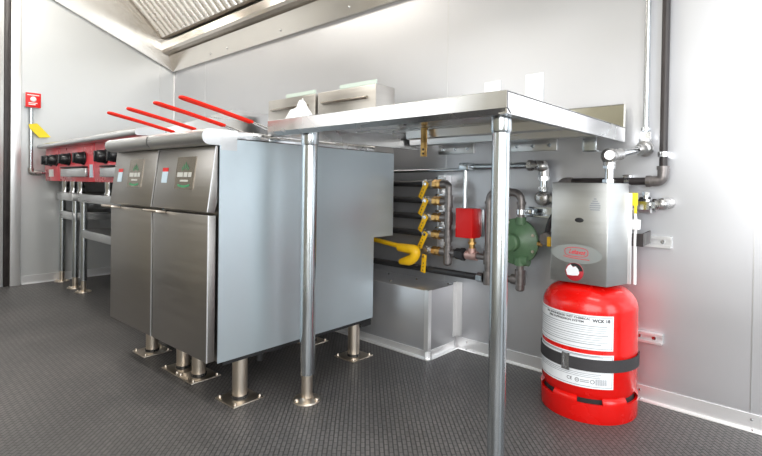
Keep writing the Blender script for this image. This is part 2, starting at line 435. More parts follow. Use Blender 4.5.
# ------------------------------------------------------------------ deep fryers (built in their own frame, origin at the front right foot of the cabinet)
FWD = 0.381
def make_fryer():
    f = root('deep_fryer', (0, 0, 0), 'stainless deep fryer with galvanised side sheet, nearer one beside the steel table', 'fryer', None)
    L = -FWD + 0.004
    b = MB()
    b.prism([(0.008, 0.150), (0.705, 0.150), (0.705, 0.482), (0.827, 0.482), (0.827, 0.835), (0.008, 0.835)], 'x', -0.003, -0.0003)
    b.prism([(0.008, 0.150), (0.705, 0.150), (0.705, 0.482), (0.827, 0.482), (0.827, 0.835), (0.008, 0.835)], 'x', L, L + 0.003)
    b.build('side_panel', M['side_sheet'], f)
    b = MB()
    b.box(L + 0.003, -0.003, 0.012, 0.70, 0.152, 0.72); b.box(L + 0.003, -0.003, 0.70, 0.825, 0.484, 0.832)
    b.box(L + 0.003, -0.003, 0.012, 0.10, 0.72, 0.835); b.box(L + 0.003, -0.003, 0.66, 0.70, 0.72, 0.835)
    b.box(L + 0.003, L + 0.03, 0.10, 0.66, 0.72, 0.835); b.box(-0.03, -0.003, 0.10, 0.66, 0.72, 0.835)
    b.build('cabinet', M['front_steel'], f)
    b = MB()
    b.box(L, 0.0, 0.05, 0.185, 0.836, 0.862, 0.004); b.box(L, 0.0, 0.655, 0.704, 0.836, 0.8545, 0.002)
    b.box(L, L + 0.035, 0.185, 0.655, 0.836, 0.8545, 0.002); b.box(-0.035, 0.0, 0.185, 0.655, 0.836, 0.8545, 0.002)
    b.build('deck_rim', M['table_steel'], f)
    # rounded front ledge
    prof = [(0.066, 0.862), (-0.026, 0.862)]
    for k in range(1, 10):
        a = R(90 + 18 * k); prof.append((-0.026 + 0.024 * math.cos(a), 0.838 + 0.024 * math.sin(a)))
    prof += [(-0.026, 0.814), (0.012, 0.814), (0.012, 0.800), (0.066, 0.800)]
    b = MB(); b.prism(prof, 'x', L + 0.005, 0.0008); b.build('front_ledge', M['steel'], f)
    # control panel, its foot leaning forward
    b = MB(); b.prism([(0.004, 0.812), (-0.003, 0.812), (-0.029, 0.612), (-0.006, 0.608), (0.004, 0.64)], 'x', L + 0.002, -0.003, 0.0015)
    cp = b.build('control_panel', M['front_steel'], f)
    MB().prism([(-0.0015, 0.812), (-0.0038, 0.812), (-0.0298, 0.612), (-0.0275, 0.612)], 'x', -0.0048, -0.0026).build('panel_edge_highlight', M['trim'], cp)  # bright strip painting the highlight along the panel edge
    sl = (0.029 - 0.003) / 0.2
    def P(a, z, o=0.001): return (a, -0.003 - (0.812 - z) * sl - o, z)
    def plate(a0, a1, z0, z1, o0, o1):
        b = MB()
        v = [Vector(P(a, z, o)) for o in (o0, o1) for (a, z) in ((a0, z0), (a1, z0), (a1, z1), (a0, z1))]
        vs = [b.bm.verts.new(q) for q in v]
        fs = [b.bm.faces.new([vs[i] for i in q]) for q in ((0, 1, 2, 3), (7, 6, 5, 4), (0, 4, 5, 1), (1, 5, 6, 2), (2, 6, 7, 3), (3, 7, 4, 0))]
        bmesh.ops.recalc_face_normals(b.bm, faces=fs)
        return b
    bd = plate(-0.228, -0.106, 0.678, 0.782, 0.0002, 0.0025).build('badge', M['badge'], f)
    lf = MB()
    for (a, z, wd, hh, lean) in ((-0.167, 0.744, 0.008, 0.024, 0), (-0.175, 0.742, 0.007, 0.018, -0.6), (-0.159, 0.742, 0.007, 0.018, 0.6), (-0.183, 0.739, 0.006, 0.012, -1.0), (-0.151, 0.739, 0.006, 0.012, 1.0)):
        pts = [(a, z - 0.004), (a + wd / 2 + lean * hh * .3, z + hh * .45), (a + lean * hh * .6, z + hh), (a - wd / 2 + lean * hh * .3, z + hh * .45)]
        vs = [lf.bm.verts.new(P(q[0], q[1], 0.0031)) for q in pts]; lf.bm.faces.new(vs)
    lf.build('badge_leaf', M['badge_green'], bd, smooth=False); lf = MB()
    for k in range(14):
        a0, a1 = -0.206 + k * 0.0056, -0.206 + (k + 1) * 0.0056
        g = lambda a: 0.696 - 0.006 * math.cos((a + 0.167) / 0.044 * 1.57)
        vs = [lf.bm.verts.new(P(*q, 0.0031)) for q in ((a0, g(a0)), (a1, g(a1)), (a1, g(a1) - 0.007), (a0, g(a0) - 0.007))]; lf.bm.faces.new(vs)
    lf.build('badge_arc', M['badge_green'], bd, smooth=False)
    lt = MB()
    for (a0, a1, z0, z1) in ((-0.216, -0.178, 0.717, 0.732), (-0.174, -0.148, 0.717, 0.732), (-0.144, -0.122, 0.717, 0.732), (-0.194, -0.140, 0.702, 0.708)):
        vs = [lt.bm.verts.new(P(a, z, 0.0032)) for a, z in ((a0, z0), (a1, z0), (a1, z1), (a0, z1))]; lt.bm.faces.new(vs)
    lt.build('badge_lettering', M['badge_light'], bd, smooth=False)
    st = plate(-0.330, -0.290, 0.697, 0.735, 0.0002, 0.0012).build('warning_sticker', M['blue_label'], f, label='pale blue sticker with a red top band')
    plate(-0.330, -0.290, 0.735, 0.748, 0.0002, 0.0013).build('red_band', M['red_box'], st)
    # door
    dr = MB().box(L + 0.003, -0.004, -0.025, 0.000, 0.158, 0.602, 0.002).build('door', M['front_steel'], f)
    MB().box(-0.0062, -0.0037, -0.0262, -0.0232, 0.158, 0.602).build('door_edge_highlight', M['trim'], dr)  # bright strip standing for the light caught by the door edge
    MB().prism([(-0.0255, 0.603), (-0.058, 0.607), (-0.060, 0.603), (-0.058, 0.598), (-0.0255, 0.596)], 'x', L - 0.002, L + 0.10, 0.001).build('door_pull', M['satin'], dr)
    # legs with square floor plates
    for (a, bb) in ((-0.038, 0.110), (-0.302, 0.110), (-0.034, 0.630), (-0.302, 0.630)):
        lg = MB().cyl((a, bb, 0.012), (a, bb, 0.152), 0.024).build('leg', M['satin'], f)
        q = MB(); q.cyl((a, bb, 0.004), (a, bb, 0.014), 0.0265); q.build('leg_collar', M['knob'], lg)
        q = MB(); q.box(a - 0.056, a + 0.056, bb - 0.056, bb + 0.056, 0.0, 0.005, 0.002)
        for sx in (-1, 1):
            for sy in (-1, 1):
                q.cyl((a + sx * 0.045, bb + sy * 0.045, 0.005), (a + sx * 0.045, bb + sy * 0.045, 0.012), 0.0055, 0.004, 10)
        q.build('floor_plate', M['satin'], lg)
    # under-frame and gas bits below the cabinet
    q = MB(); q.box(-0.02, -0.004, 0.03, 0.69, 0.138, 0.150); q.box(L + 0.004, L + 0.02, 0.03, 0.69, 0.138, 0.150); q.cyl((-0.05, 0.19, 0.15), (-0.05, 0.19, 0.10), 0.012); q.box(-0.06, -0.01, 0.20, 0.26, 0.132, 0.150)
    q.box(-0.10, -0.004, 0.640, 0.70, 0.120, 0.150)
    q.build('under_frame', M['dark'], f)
    # flue box at the rear
    fl = MB().box(L + 0.014, -0.0005, 0.706, 0.827, 0.836, 1.118, 0.003).build('flue_box', M['flue_steel'], f)
    MB().prism([(0.7055, 1.060), (0.690, 1.064), (0.690, 1.070), (0.7055, 1.073)], 'x', L + 0.05, -0.045, 0.001).build('basket_hanger', M['badge'], fl)
    MB().box(L + 0.16, -0.0, 0.706, 0.712, 1.1185, 1.136).build('protective_film', M['film'], fl)
    MB().box(L - 0.003, L + 0.013, 0.73, 0.82, 0.836, 1.10).build('flue_joint', M['dark'], fl)
    return f
FO = Vector((-0.8619, -1.0196, 0.0)); FA = 0.0249
def fworld(a, bb, z=0.0):
    return FO + Vector((a * math.cos(FA) - bb * math.sin(FA), a * math.sin(FA) + bb * math.cos(FA), z))
fryer = make_fryer(); fryer.location = FO; fryer.rotation_euler = (0, 0, FA)
fryer['group'] = 'deep fryers side by side'
fryer_b = copy_tree(fryer); fryer_b.location = fworld(-FWD, 0); fryer_b['label'] = 'stainless deep fryer on the far side, between the red-fronted griddle line and the nearer fryer'

def make_basket():
    k = root('fryer_basket', (0, 0, 0), 'fryer basket', 'basket', 'fryer baskets')
    # wire basket in the vat: a woven shell of wires
    b = MB()
    x0, x1, y0, y1, z0, z1 = -0.056, 0.056, 0.30, 0.62, 0.735, 0.872
    for z in (z1, z0): b.tube([(x0, y0, z), (x1, y0, z), (x1, y1, z), (x0, y1, z), (x0, y0, z)], 0.0025, 6)
    for i in range(15):
        y = y0 + (y1 - y0) * i / 14
        b.tube([(x0, y, z1), (x0, y, z0), (x1, y, z0), (x1, y, z1)], 0.0011, 4)
    for i in range(7):
        x = x0 + (x1 - x0) * i / 6
        b.tube([(x, y0, z1), (x, y0, z0), (x, y1, z0), (x, y1, z1)], 0.0011, 4)
    for i in range(1, 5):
        z = z0 + (z1 - z0) * i / 5
        b.tube([(x0, y0, z), (x1, y0, z), (x1, y1, z), (x0, y1, z), (x0, y0, z)], 0.0011, 4)
    b.build('wire_basket', M['chrome'], k)
    b = MB()
    for sx in (-1, 1):
        b.tube([(sx * 0.020, 0.297, 0.800), (sx * 0.020, 0.297, 0.878), (sx * 0.008, 0.175, 0.911)], 0.0026, 8, 0.012)
    b.build('handle_wire', M['chrome'], k)
    # grip: a long bent loop in red vinyl
    b = MB()
    loop = [(0.0085, 0.182, 0.909), (0.0095, 0.05, 0.937), (0.011, -0.045, 0.955), (0.008, -0.066, 0.959), (-0.008, -0.066, 0.959), (-0.011, -0.045, 0.955), (-0.0095, 0.05, 0.937), (-0.0085, 0.182, 0.909)]
    b.tube(loop, 0.0052, 10, 0.012)
    b.tube([(0, 0.17, 0.9105), (0, 0.02, 0.942)], 0.0052, 8)
    b.build('grip', M['red_grip'], k)
    return k
BL = {-0.10: 'fryer basket with long red grip, nearest to the steel table', -0.275: 'fryer basket with red grip, second from the steel table',
      -0.49: 'fryer basket with red grip, third from the steel table', -0.67: 'fryer basket with red grip, farthest from the steel table'}
bk0 = None
for i, a in enumerate((-0.10, -0.275, -0.49, -0.67)):
    k = make_basket() if bk0 is None else copy_tree(bk0)
    bk0 = bk0 or k
    k.location = fworld(a, 0, 0); k.rotation_euler = (0, 0, FA); k['label'] = BL[a]

# ------------------------------------------------------------------ work table
TX0, TX1, TYF, TZ = -0.851, 0.010, -0.8516, 0.904
TYB = -0.045
t = root('work_table', (-0.42, -0.43, 0.0), 'stainless work table on tubular legs between the fryers and the red tank', 'table')
b = MB()
b.box(TX0, TX1, TYF, TYB, TZ - 0.006, TZ, 0.002)
b.prism([(TYF, TZ - 0.002), (TYF - 0.0005, TZ - 0.037), (TYF + 0.016, TZ - 0.049), (TYF + 0.018, TZ - 0.046), (TYF + 0.004, TZ - 0.035), (TYF + 0.004, TZ - 0.002)], 'x', TX0, TX1)
b.prism([(TX1, TZ - 0.002), (TX1, TZ - 0.049), (TX1 - 0.020, TZ - 0.049), (TX1 - 0.020, TZ - 0.046), (TX1 - 0.004, TZ - 0.045), (TX1 - 0.004, TZ - 0.002)], 'y', TYF + 0.001, TYB)
b.prism([(TX0, TZ - 0.002), (TX0, TZ - 0.049), (TX0 + 0.020, TZ - 0.049), (TX0 + 0.020, TZ - 0.046), (TX0 + 0.004, TZ - 0.045), (TX0 + 0.004, TZ - 0.002)], 'y', TYF + 0.001, TYB)
b.build('tabletop', M['table_steel'], t)
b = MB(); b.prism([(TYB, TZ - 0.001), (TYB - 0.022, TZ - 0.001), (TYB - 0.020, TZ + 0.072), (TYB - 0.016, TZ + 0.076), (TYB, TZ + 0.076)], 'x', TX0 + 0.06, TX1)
b.build('backsplash', M['splash_reflect_steel'], t)
def hat(x0, x1, y, name, hh=0.030):
    b = MB(); b.prism([(y - 0.045, TZ - 0.0065), (y - 0.045, TZ - 0.010), (y - 0.028, TZ - 0.010), (y - 0.024, TZ - 0.006 - hh), (y + 0.024, TZ - 0.006 - hh), (y + 0.028, TZ - 0.010), (y + 0.045, TZ - 0.010), (y + 0.045, TZ - 0.0065)], 'x', x0, x1)
    b.build(name, M['steel'], t)
hat(-0.62, TX1 - 0.021, -0.40, 'hat_channel')
hat(TX0 + 0.021, TX1 - 0.021, -0.125, 'hat_channel', 0.026)
LY = -0.769
for (x, r) in ((-0.735, 0.0245), (-0.048, 0.0200)):
    lg = MB().cyl((x, LY, 0.086), (x, LY, TZ - 0.058), r, seg=40).build('leg', M['galv'], t)
    q = MB(); q.lathe([(r * 0.3, TZ - 0.034), (r + 0.0035, TZ - 0.034), (r + 0.0035, TZ - 0.074), (r + 0.001, TZ - 0.080), (r * 0.5, TZ - 0.080)], (x, LY, 0)); q.build('leg_socket', M['galv'], lg)
    q = MB(); q.lathe([(0.0, 0.092), (r * 0.75, 0.092), (r * 0.75, 0.012), (r * 1.1, 0.006), (r * 1.8, 0.005), (r * 1.85, 0.0), (0.0, 0.0)], (x, LY, 0))
    for k in range(3):
        a = R(20 + 120 * k); q.sphere((x + r * 1.5 * math.cos(a), LY + r * 1.5 * math.sin(a), 0.007), 0.007, 1, 10, 6)
    q.build('flanged_foot', M['satin'], lg)
# gusset strap and bolted bracket under the top, plates against the wall
q = MB(); q.box(-0.532, -0.508, -0.452, -0.446, TZ - 0.104, TZ - 0.0065, 0.001)
g = q.build('gusset_strap', M['brass'], t, label='yellowish perforated strap under the table')
for z in (TZ - 0.094, TZ - 0.080): MB().cyl((-0.520, -0.4521, z), (-0.520, -0.4535, z), 0.004, seg=12).build('strap_hole', M['dark'], g)
for (x0, x1) in ((-0.779, -0.597), (-0.425, -0.237)):
    q = MB(); q.box(x0, x1, -0.012, -0.001, 0.838, 0.8885, 0.002); q.box(x0, x1, -0.075, -0.012, 0.8845, 0.8885, 0.001)
    wbk = q.build('wall_bracket', M['steel'], t)
    for f_ in (0.15, 0.5, 0.85):
        MB().cyl((x0 + (x1 - x0) * f_, -0.012, 0.858), (x0 + (x1 - x0) * f_, -0.020, 0.858), 0.008, 0.006, 6).build('bolt', M['galv'], wbk)
q = MB(); q.box(-0.100, -0.055, -0.125, -0.121, 0.822, TZ - 0.0065, 0.001); q.box(-0.100, -0.055, -0.125, -0.085, 0.822, 0.826, 0.001); q.cyl((-0.078, -0.105, 0.826), (-0.078, -0.105, 0.838), 0.010, seg=6)
q.build('corner_bracket', M['galv'], t)

# crumpled white wrap lying on the table
b = MB()
bmesh.ops.create_icosphere(b.bm, subdivisions=4, radius=1)
for v in b.bm.verts:
    n = v.co.copy()
    cr = 1 + 0.16 * math.sin(7 * n.x + 3 * n.y) * math.cos(9 * n.z + 4 * n.y) + 0.10 * math.sin(17 * n.x - 11 * n.z)
    zz = max(0, n.z); taper = 1 - 0.85 * zz
    v.co = Vector((n.x * 0.052 * cr * taper + 0.020 * zz, n.y * 0.045 * cr * taper, 0.068 * zz * cr))
b.xf(Matrix.Translation((-0.905 + 0.125, -0.78, TZ + 0.0005)))
b.bm.normal_update()
tag(b.build('crumpled_wrap', M['tissue']), 'crumpled white wrap lying on the left end of the steel table', 'wrap')

# ------------------------------------------------------------------ griddle line at the far end
def cook_unit(x0, x1, knobs, name, label, cat, tray, lbls):
    u = root(name, ((x0 + x1) / 2, -0.5, 0.63), label, cat, 'countertop cooking units on stands')
    b = MB(); b.box(x0, x1, -0.865, -0.16, 0.70, 0.905, 0.003); b.build('body', M['front_steel'], u)
    pn = MB().prism([(-0.866, 0.905), (-0.880, 0.905), (-0.886, 0.785), (-0.880, 0.690), (-0.866, 0.690)], 'x', x0 + 0.001, x1 - 0.001, 0.002).build('front_panel', M['red_panel'], u)
    prof = [(-0.80, 0.940), (-0.915, 0.932)]
    for k in range(1, 8):
        a = R(90 + 22.5 * k); prof.append((-0.915 + 0.016 * math.cos(a), 0.916 + 0.016 * math.sin(a)))
    prof += [(-0.80, 0.905)]
    MB().prism(prof, 'x', x0 + 0.0005, x1 - 0.0005).build('front_ledge', M['steel'], u)
    for xs in (x0 + 0.004, x1 - 0.012):
        MB().prism([(-0.79, 0.906), (-0.79, 0.945), (-0.46, 1.07), (-0.162, 1.07), (-0.162, 0.906)], 'x', xs, xs + 0.008, 0.001).build('splash_guard', M['steel'], u)
    MB().box(x0 + 0.013, x1 - 0.013, -0.172, -0.162, 0.906, 1.07, 0.001).build('back_guard', M['steel'], u)
    for kx in knobs:
        kb = MB(); kb.lathe([(0.0, 0.048), (0.026, 0.048), (0.031, 0.042), (0.034, 0.010), (0.038, 0.006), (0.038, 0.0), (0.0, 0.0)], (kx, -0.885, 0.822), (0, -1, 0), 28)
        kn = kb.build('knob', M['knob'], u)
        MB().box(kx - 0.005, kx + 0.005, -0.943, -0.931, 0.794, 0.850, 0.003).build('knob_fin', M['knob'], kn)
    if tray:
        tr_ = MB().box(tray[0], tray[1], -0.905, -0.884, 0.718, 0.766, 0.004).build('drip_tray', M['steel'], u)
        MB().box(tray[0] + 0.02, tray[1] - 0.02, -0.912, -0.884, 0.768, 0.776, 0.002).build('tray_lip', M['dark'], tr_)
    for (a0, a1, z0, z1, m_) in lbls:
        MB().box(a0, a1, -0.8885, -0.882, z0, z1).build('sticker', M[m_], u)
    for fx in (x0 + 0.08, x1 - 0.07):
        for fy in (-0.784, -0.25):
            MB().lathe([(0.0, 0.70), (0.022, 0.70), (0.022, 0.655), (0.018, 0.640), (0.026, 0.619), (0.026, 0.615), (0.0, 0.615)], (fx, fy, 0), seg=20).build('adjustable_foot', M['chrome'], u)
    return u
cook_unit(-3.405, -3.075, (-3.24, -3.122), 'hot_plate', 'narrow red-fronted hot plate against the far end wall', 'cooker', None, ((-3.29, -3.20, 0.718, 0.765, 'white'),))
cook_unit(-3.070, -2.430, (-2.86, -2.585), 'griddle', 'red-fronted griddle with two black knobs and a steel drip tray', 'griddle', (-2.96, -2.50), ((-2.482, -2.437, 0.715, 0.785, 'blue_label'),))
cook_unit(-2.425, -1.740, (-2.235, -2.05, -1.86), 'charbroiler', 'red-fronted charbroiler partly hidden behind the fryers', 'grill', (-2.27, -1.85), ())

def stand(x0, x1, shelf, label):
    u = root('equipment_stand', ((x0 + x1) / 2, -0.45, 0.0), label, 'stand', 'equipment stands')
    b = MB(); b.box(x0, x1, -0.81, -0.13, 0.562, 0.614, 0.004); b.build('top_frame', M['steel'], u)
    b = MB(); b.box(x0 + 0.01, x1 - 0.01, -0.80, -0.14, shelf, shelf + 0.050, 0.004); b.build('undershelf', M['steel'], u)
    for x in (x0 + 0.028, x1 - 0.028):
        for y in (-0.784, -0.165):
            lg = MB().cyl((x, y, 0.07), (x, y, 0.562), 0.019).build('leg', M['galv'], u)
            q = MB(); q.lathe([(0, 0.074), (0.015, 0.074), (0.015, 0.010), (0.022, 0.006), (0.044, 0.005), (0.045, 0.0), (0, 0)], (x, y, 0), seg=24)
            for k in range(4):
                a = R(45 + 90 * k); q.sphere((x + 0.034 * math.cos(a), y + 0.034 * math.sin(a), 0.006), 0.006, 1, 8, 6)
            q.build('flanged_foot', M['satin'], lg)
    return u
stand(-3.428, -3.079, 0.438, 'narrow tubular stand under the hot plate by the end wall')
stand(-2.966, -1.735, 0.342, 'long tubular stand with undershelf below the griddle and charbroiler')

# ------------------------------------------------------------------ red pull station on the end wall
ps = root('manual_pull_station', (XE, -0.952, 1.173), 'small red and white emergency pull station on the far end wall', 'alarm')
MB().box(XE, XE + 0.045, -0.992, -0.912, 1.175, 1.268, 0.003).build('back_box', M['white'], ps)
MB().box(XE + 0.045, XE + 0.052, -0.994, -0.910, 1.173, 1.270, 0.002).build('face_plate', M['red_box'], ps)
MB().lathe([(0, 0.006), (0.010, 0.006), (0.017, 0.0), (0, 0)], (XE + 0.052, -0.952, 1.228), (1, 0, 0), 20).build('pull_ring', M['white'], ps)
q = MB()
for z, y0, y1 in ((1.252, -0.985, -0.92), (1.200, -0.978, -0.93), (1.190, -0.978, -0.94)): q.box(XE + 0.052, XE + 0.0526, y0, y1, z, z + 0.005)
q.build('printed_lines', M['white'], ps)
pc = root('pull_station_conduit', (XE + 0.02, -0.957, 0.74), 'thin steel conduit running down from the red pull station', 'conduit')
MB().cyl((XE + 0.022, -0.957, 1.172), (XE + 0.022, -0.957, 0.76), 0.011).build('riser', M['galv'], pc)
MB().tube([(XE + 0.022, -0.957, 0.775), (XE + 0.022, -0.957, 0.742), (XE + 0.022, -0.90, 0.742)], 0.017, 14, 0.02).build('elbow', M['cast'], pc)
MB().cyl((XE + 0.022, -0.91, 0.742), (XE + 0.022, -0.60, 0.742), 0.011).build('horizontal_run', M['galv'], pc)
b = MB(); b.prism([(-0.975, 1.063), (-0.928, 1.072), (-0.850, 0.985), (-0.915, 0.978), (-0.968, 1.035)], 'x', XE + 0.036, XE + 0.040)
tag(b.build('instruction_tag', M['yellow_tag']), 'yellow instruction tag hanging on the conduit below the pull station', 'tag')

# ------------------------------------------------------------------ gas manifold on the back wall
YM = -0.09
mf = root('gas_manifold', (-0.66, YM, 0.30), 'grey iron gas manifold with five branches and its looped feed pipe under the table', 'gas manifold')
MX = -0.664
q = MB(); q.tube([(-0.70, YM, 0.706), (MX, YM, 0.706), (MX, YM, 0.40)], 0.0145, 16, 0.03)
for z in (0.634, 0.564, 0.491, 0.421):
    q.cyl((MX, YM, z - 0.026), (MX, YM, z + 0.026), 0.0185, seg=18); q.cyl((MX, YM, z), (-0.70, YM, z), 0.0165, seg=18)
q.cyl((MX, YM, 0.375), (MX, YM, 0.398), 0.018); q.sphere((MX, YM, 0.375), 0.018, 0.6)
q.cyl((MX - 0.01, YM, 0.706), (-0.70, YM, 0.706), 0.0175)
q.build('header_pipe', M['iron'], mf)
q = MB(); q.cyl((MX, YM, 0.421), (-0.47, YM, 0.421), 0.0125); q.cyl((-0.635, YM, 0.421), (-0.625, YM, 0.421), 0.018); q.build('feed_nipple', M['iron'], mf)
q = MB(); q.hexnut((-0.622, YM, 0.421), (-0.600, YM, 0.421), 0.023); q.hexnut((-0.598, YM, 0.421), (-0.580, YM, 0.421), 0.026); q.build('pipe_union', M['black'], mf)
q = MB(); q.cyl((-0.572, YM, 0.421), (-0.522, YM, 0.421), 0.0185); q.cyl((-0.547, YM, 0.421), (-0.547, YM, 0.45), 0.0175); q.build('copper_tee', M['pink'], mf, label='pinkish tee below the red actuator box')
q = MB(); q.cyl((-0.547, YM, 0.448), (-0.547, YM, 0.492), 0.0115); q.hexnut((-0.547, YM, 0.466), (-0.547, YM, 0.476), 0.016); q.build('brass_nipple', M['brass'], mf)
XA, XB = -0.471, -0.335
q = MB(); q.tube([(XA, YM, 0.32), (XA, YM, 0.680), (XB, YM, 0.680), (XB, YM, 0.585)], 0.0145, 16, 0.04)
q.cyl((XA, YM, 0.395), (XA, YM, 0.447), 0.0195); q.cyl((XA, YM, 0.315), (XA, YM, 0.366), 0.0195)
q.cyl((XA, YM, 0.632), (XA, YM, 0.642), 0.0175); q.cyl((XB, YM, 0.635), (XB, YM, 0.645), 0.0175); q.cyl((XA + 0.05, YM, 0.680), (XA + 0.06, YM, 0.680), 0.0175); q.cyl((XB - 0.06, YM, 0.680), (XB - 0.05, YM, 0.680), 0.0175)
q.build('feed_loop', M['iron'], mf)
q = MB(); q.cyl((XB, YM, 0.418), (XB, YM, 0.330), 0.0145); q.cyl((XB, YM, 0.335), (XB, YM, 0.390), 0.020); q.cyl((XB, YM, 0.318), (XB, YM, 0.336), 0.017); q.sphere((XB, YM, 0.318), 0.017, 0.5)
q.cyl((XB, YM, 0.352), (XA, YM, 0.345), 0.0125); q.cyl((XB, YM, 0.352), (XB - 0.034, YM, 0.352), 0.019)
q.build('drip_leg', M['iron'], mf)

# five branch valves, each its own thing
def make_valve():
    v = root('ball_valve', (0, 0, 0), 'valve', 'valve', 'yellow-handled valves on the manifold')
    q = MB(); q.cyl((-0.036, 0, 0), (-0.078, 0, 0), 0.0165); q.hexnut((-0.040, 0, 0), (-0.052, 0, 0), 0.0200); q.hexnut((-0.060, 0, 0), (-0.078, 0, 0), 0.0195); q.build('brass_coupling', M['brass'], v)
    q = MB(); q.lathe([(0, 0), (0.015, 0), (0.019, 0.008), (0.0205, 0.018), (0.019, 0.028), (0.014, 0.036), (0, 0.036)], (-0.078, 0, 0), (-1, 0, 0), 20); q.hexnut((-0.112, 0, 0), (-0.128, 0, 0), 0.0195); q.cyl((-0.098, 0, 0), (-0.098, -0.026, 0), 0.009); q.build('body', M['cast'], v)
    q = MB(); q.box(-0.0125, 0.0125, -0.0025, 0.0025, -0.074, 0.010, 0.0022); q.xf(Matrix.Translation((-0.098, -0.029, 0.0)) @ Matrix.Rotation(R(33), 4, 'Y') @ Matrix.Rotation(R(8), 4, 'X'))
    hd = q.build('handle', M['yellow'], v)
    q = MB(); q.hexnut((-0.098, -0.031, 0), (-0.098, -0.037, 0), 0.007); q.build('stem_nut', M['chrome'], hd)
    q = MB()
    for s_ in (-0.030, -0.046, -0.062): q.cyl((0, -0.0027, s_), (0, -0.0032, s_), 0.003, seg=8)
    q.xf(Matrix.Translation((-0.098, -0.029, 0.0)) @ Matrix.Rotation(R(33), 4, 'Y') @ Matrix.Rotation(R(8), 4, 'X')); q.build('handle_mark', M['ink'], hd)
    return v
v0 = None
VL = ('topmost yellow-handled ball valve on the gas manifold', 'second yellow-handled ball valve from the top of the manifold', 'middle yellow-handled ball valve on the gas manifold',
      'fourth yellow-handled ball valve from the top of the manifold', 'lowest yellow-handled ball valve, beside the yellow gas hose')
PL = ('topmost black gas pipe running left from the manifold', 'second black gas pipe from the top, running behind the fryers', 'middle black gas pipe running behind the fryers',
      'fourth black gas pipe from the top, behind the fryers', None)
for i, z in enumerate((0.706, 0.634, 0.564, 0.491, 0.421)):
    v = make_valve() if v0 is None else copy_tree(v0)
    v0 = v0 or v
    v.location = (MX, YM, z); v['label'] = VL[i]
    if i == 4:
        for ch in v.children:
            if ch.name.startswith('handle'):
                ch.rotation_euler = (0, R(-22), 0); ch.location = (-0.011, 0, 0.011)
    if PL[i]:
        q = MB().cyl((MX - 0.126, YM, z), (-1.55, YM, z), 0.0135)
        tag(q.build('gas_pipe', M['black']), PL[i], 'pipe', 'black gas pipes behind the fryers')
q = root('gas_pipe', (-1.0, YM, 0.33), 'long black gas pipe low on the wall, above the wheel well box', 'pipe', 'black gas pipes behind the fryers')
MB().cyl((-1.55, YM, 0.335), (-0.492, YM, 0.338), 0.0135).build('pipe', M['black'], q)
k = MB(); k.hexnut((-0.518, YM, 0.338), (-0.492, YM, 0.338), 0.020); k.build('coupling', M['galv'], q)
# upright strut holding the branch pipes
s_ = root('upright_strut', (-0.735, -0.02, 0.42), 'upright galvanised strut channel behind the manifold valves', 'strut')
MB().prism([(-0.757, -0.002), (-0.757, -0.042), (-0.750, -0.042), (-0.750, -0.006), (-0.720, -0.006), (-0.720, -0.042), (-0.713, -0.042), (-0.713, -0.002)], 'z', 0.42, 0.745).build('channel', M['trim'], s_)
for z in (0.706, 0.634, 0.564, 0.491):
    MB().box(-0.757, -0.713, -0.060, -0.043, z + 0.0205, z + 0.030, 0.001).build('pipe_clamp', M['chrome'], s_)

# yellow gas hose beside the lowest valve
gh = root('gas_hose', (-0.83, -0.13, 0.35), 'yellow coated gas hose with bent end fitting beside the lowest valve', 'hose')
MB().tube([(-1.30, -0.115, 0.452), (-1.06, -0.135, 0.446), (-0.93, -0.148, 0.436), (-0.855, -0.152, 0.430)], 0.0105, 12, 0.05).build('hose', M['yellow'], gh)
MB().tube([(-0.880, -0.152, 0.427), (-0.780, -0.152, 0.424), (-0.802, -0.152, 0.380), (-0.872, -0.152, 0.364)], [0.018] + [0.022] * 14 + [0.012], 14, 0.026).build('end_fitting', M['yellow'], gh)

# red actuator box and its conduit drop
ra = root('gas_shutoff_actuator', (-0.565, -0.08, 0.49), 'bright red actuator box above the copper tee, left of the table leg', 'actuator box')
MB().box(-0.607, -0.527, -0.122, -0.060, 0.492, 0.610, 0.002).build('cover', M['red_box'], ra)
MB().box(-0.600, -0.520, -0.060, -0.040, 0.496, 0.606, 0.002).build('back_plate', M['galv'], ra)

lc = root('steel_conduit', (-0.6, -0.05, 0.61), 'horizontal steel conduit below the table with a drop to the red actuator box', 'conduit', 'steel conduits on the wall')
q = MB(); q.cyl((-1.5, -0.05, 0.755), (-0.615, -0.05, 0.768), 0.007); q.build('thin_run', M['galv'], lc)
q = MB(); q.cyl((-0.58, -0.05, 0.780), (-0.300, -0.05, 0.782), 0.0125); q.build('horizontal_run', M['galv'], lc)
q = MB(); q.cyl((-0.587, -0.085, 0.772), (-0.587, -0.085, 0.609), 0.0085); q.build('drop', M['chrome'], lc)
q = MB(); q.box(-0.618, -0.568, -0.095, -0.035, 0.762, 0.796, 0.008); q.build('junction_tee', M['galv'], lc)
q = MB(); q.tube([(-0.312, -0.05, 0.782), (-0.268, -0.05, 0.782), (-0.268, -0.05, 0.735)], 0.0185, 16, 0.025); q.hexnut((-0.330, -0.05, 0.782), (-0.312, -0.05, 0.782), 0.021); q.sphere((-0.270, -0.06, 0.778), 0.022, 1); q.build('elbow', M['cast'], lc)
q = MB(); q.cyl((-0.268, -0.05, 0.74), (-0.268, -0.05, 0.672), 0.0135); q.hexnut((-0.268, -0.05, 0.725), (-0.268, -0.05, 0.740), 0.020); q.hexnut((-0.268, -0.05, 0.692), (-0.268, -0.05, 0.702), 0.018); q.build('short_riser', M['chrome'], lc)
q = MB(); q.lathe([(0, 0.040), (0.018, 0.040), (0.026, 0.034), (0.028, 0.0), (0, 0)], (-0.268, -0.035, 0.660), (0, -1, 0), 24); q.cyl((-0.268, -0.05, 0.660), (-0.165, -0.05, 0.655), 0.0135); q.hexnut((-0.236, -0.05, 0.6585), (-0.220, -0.05, 0.6575), 0.0195); q.build('pulley_elbow', M['cast'], lc)
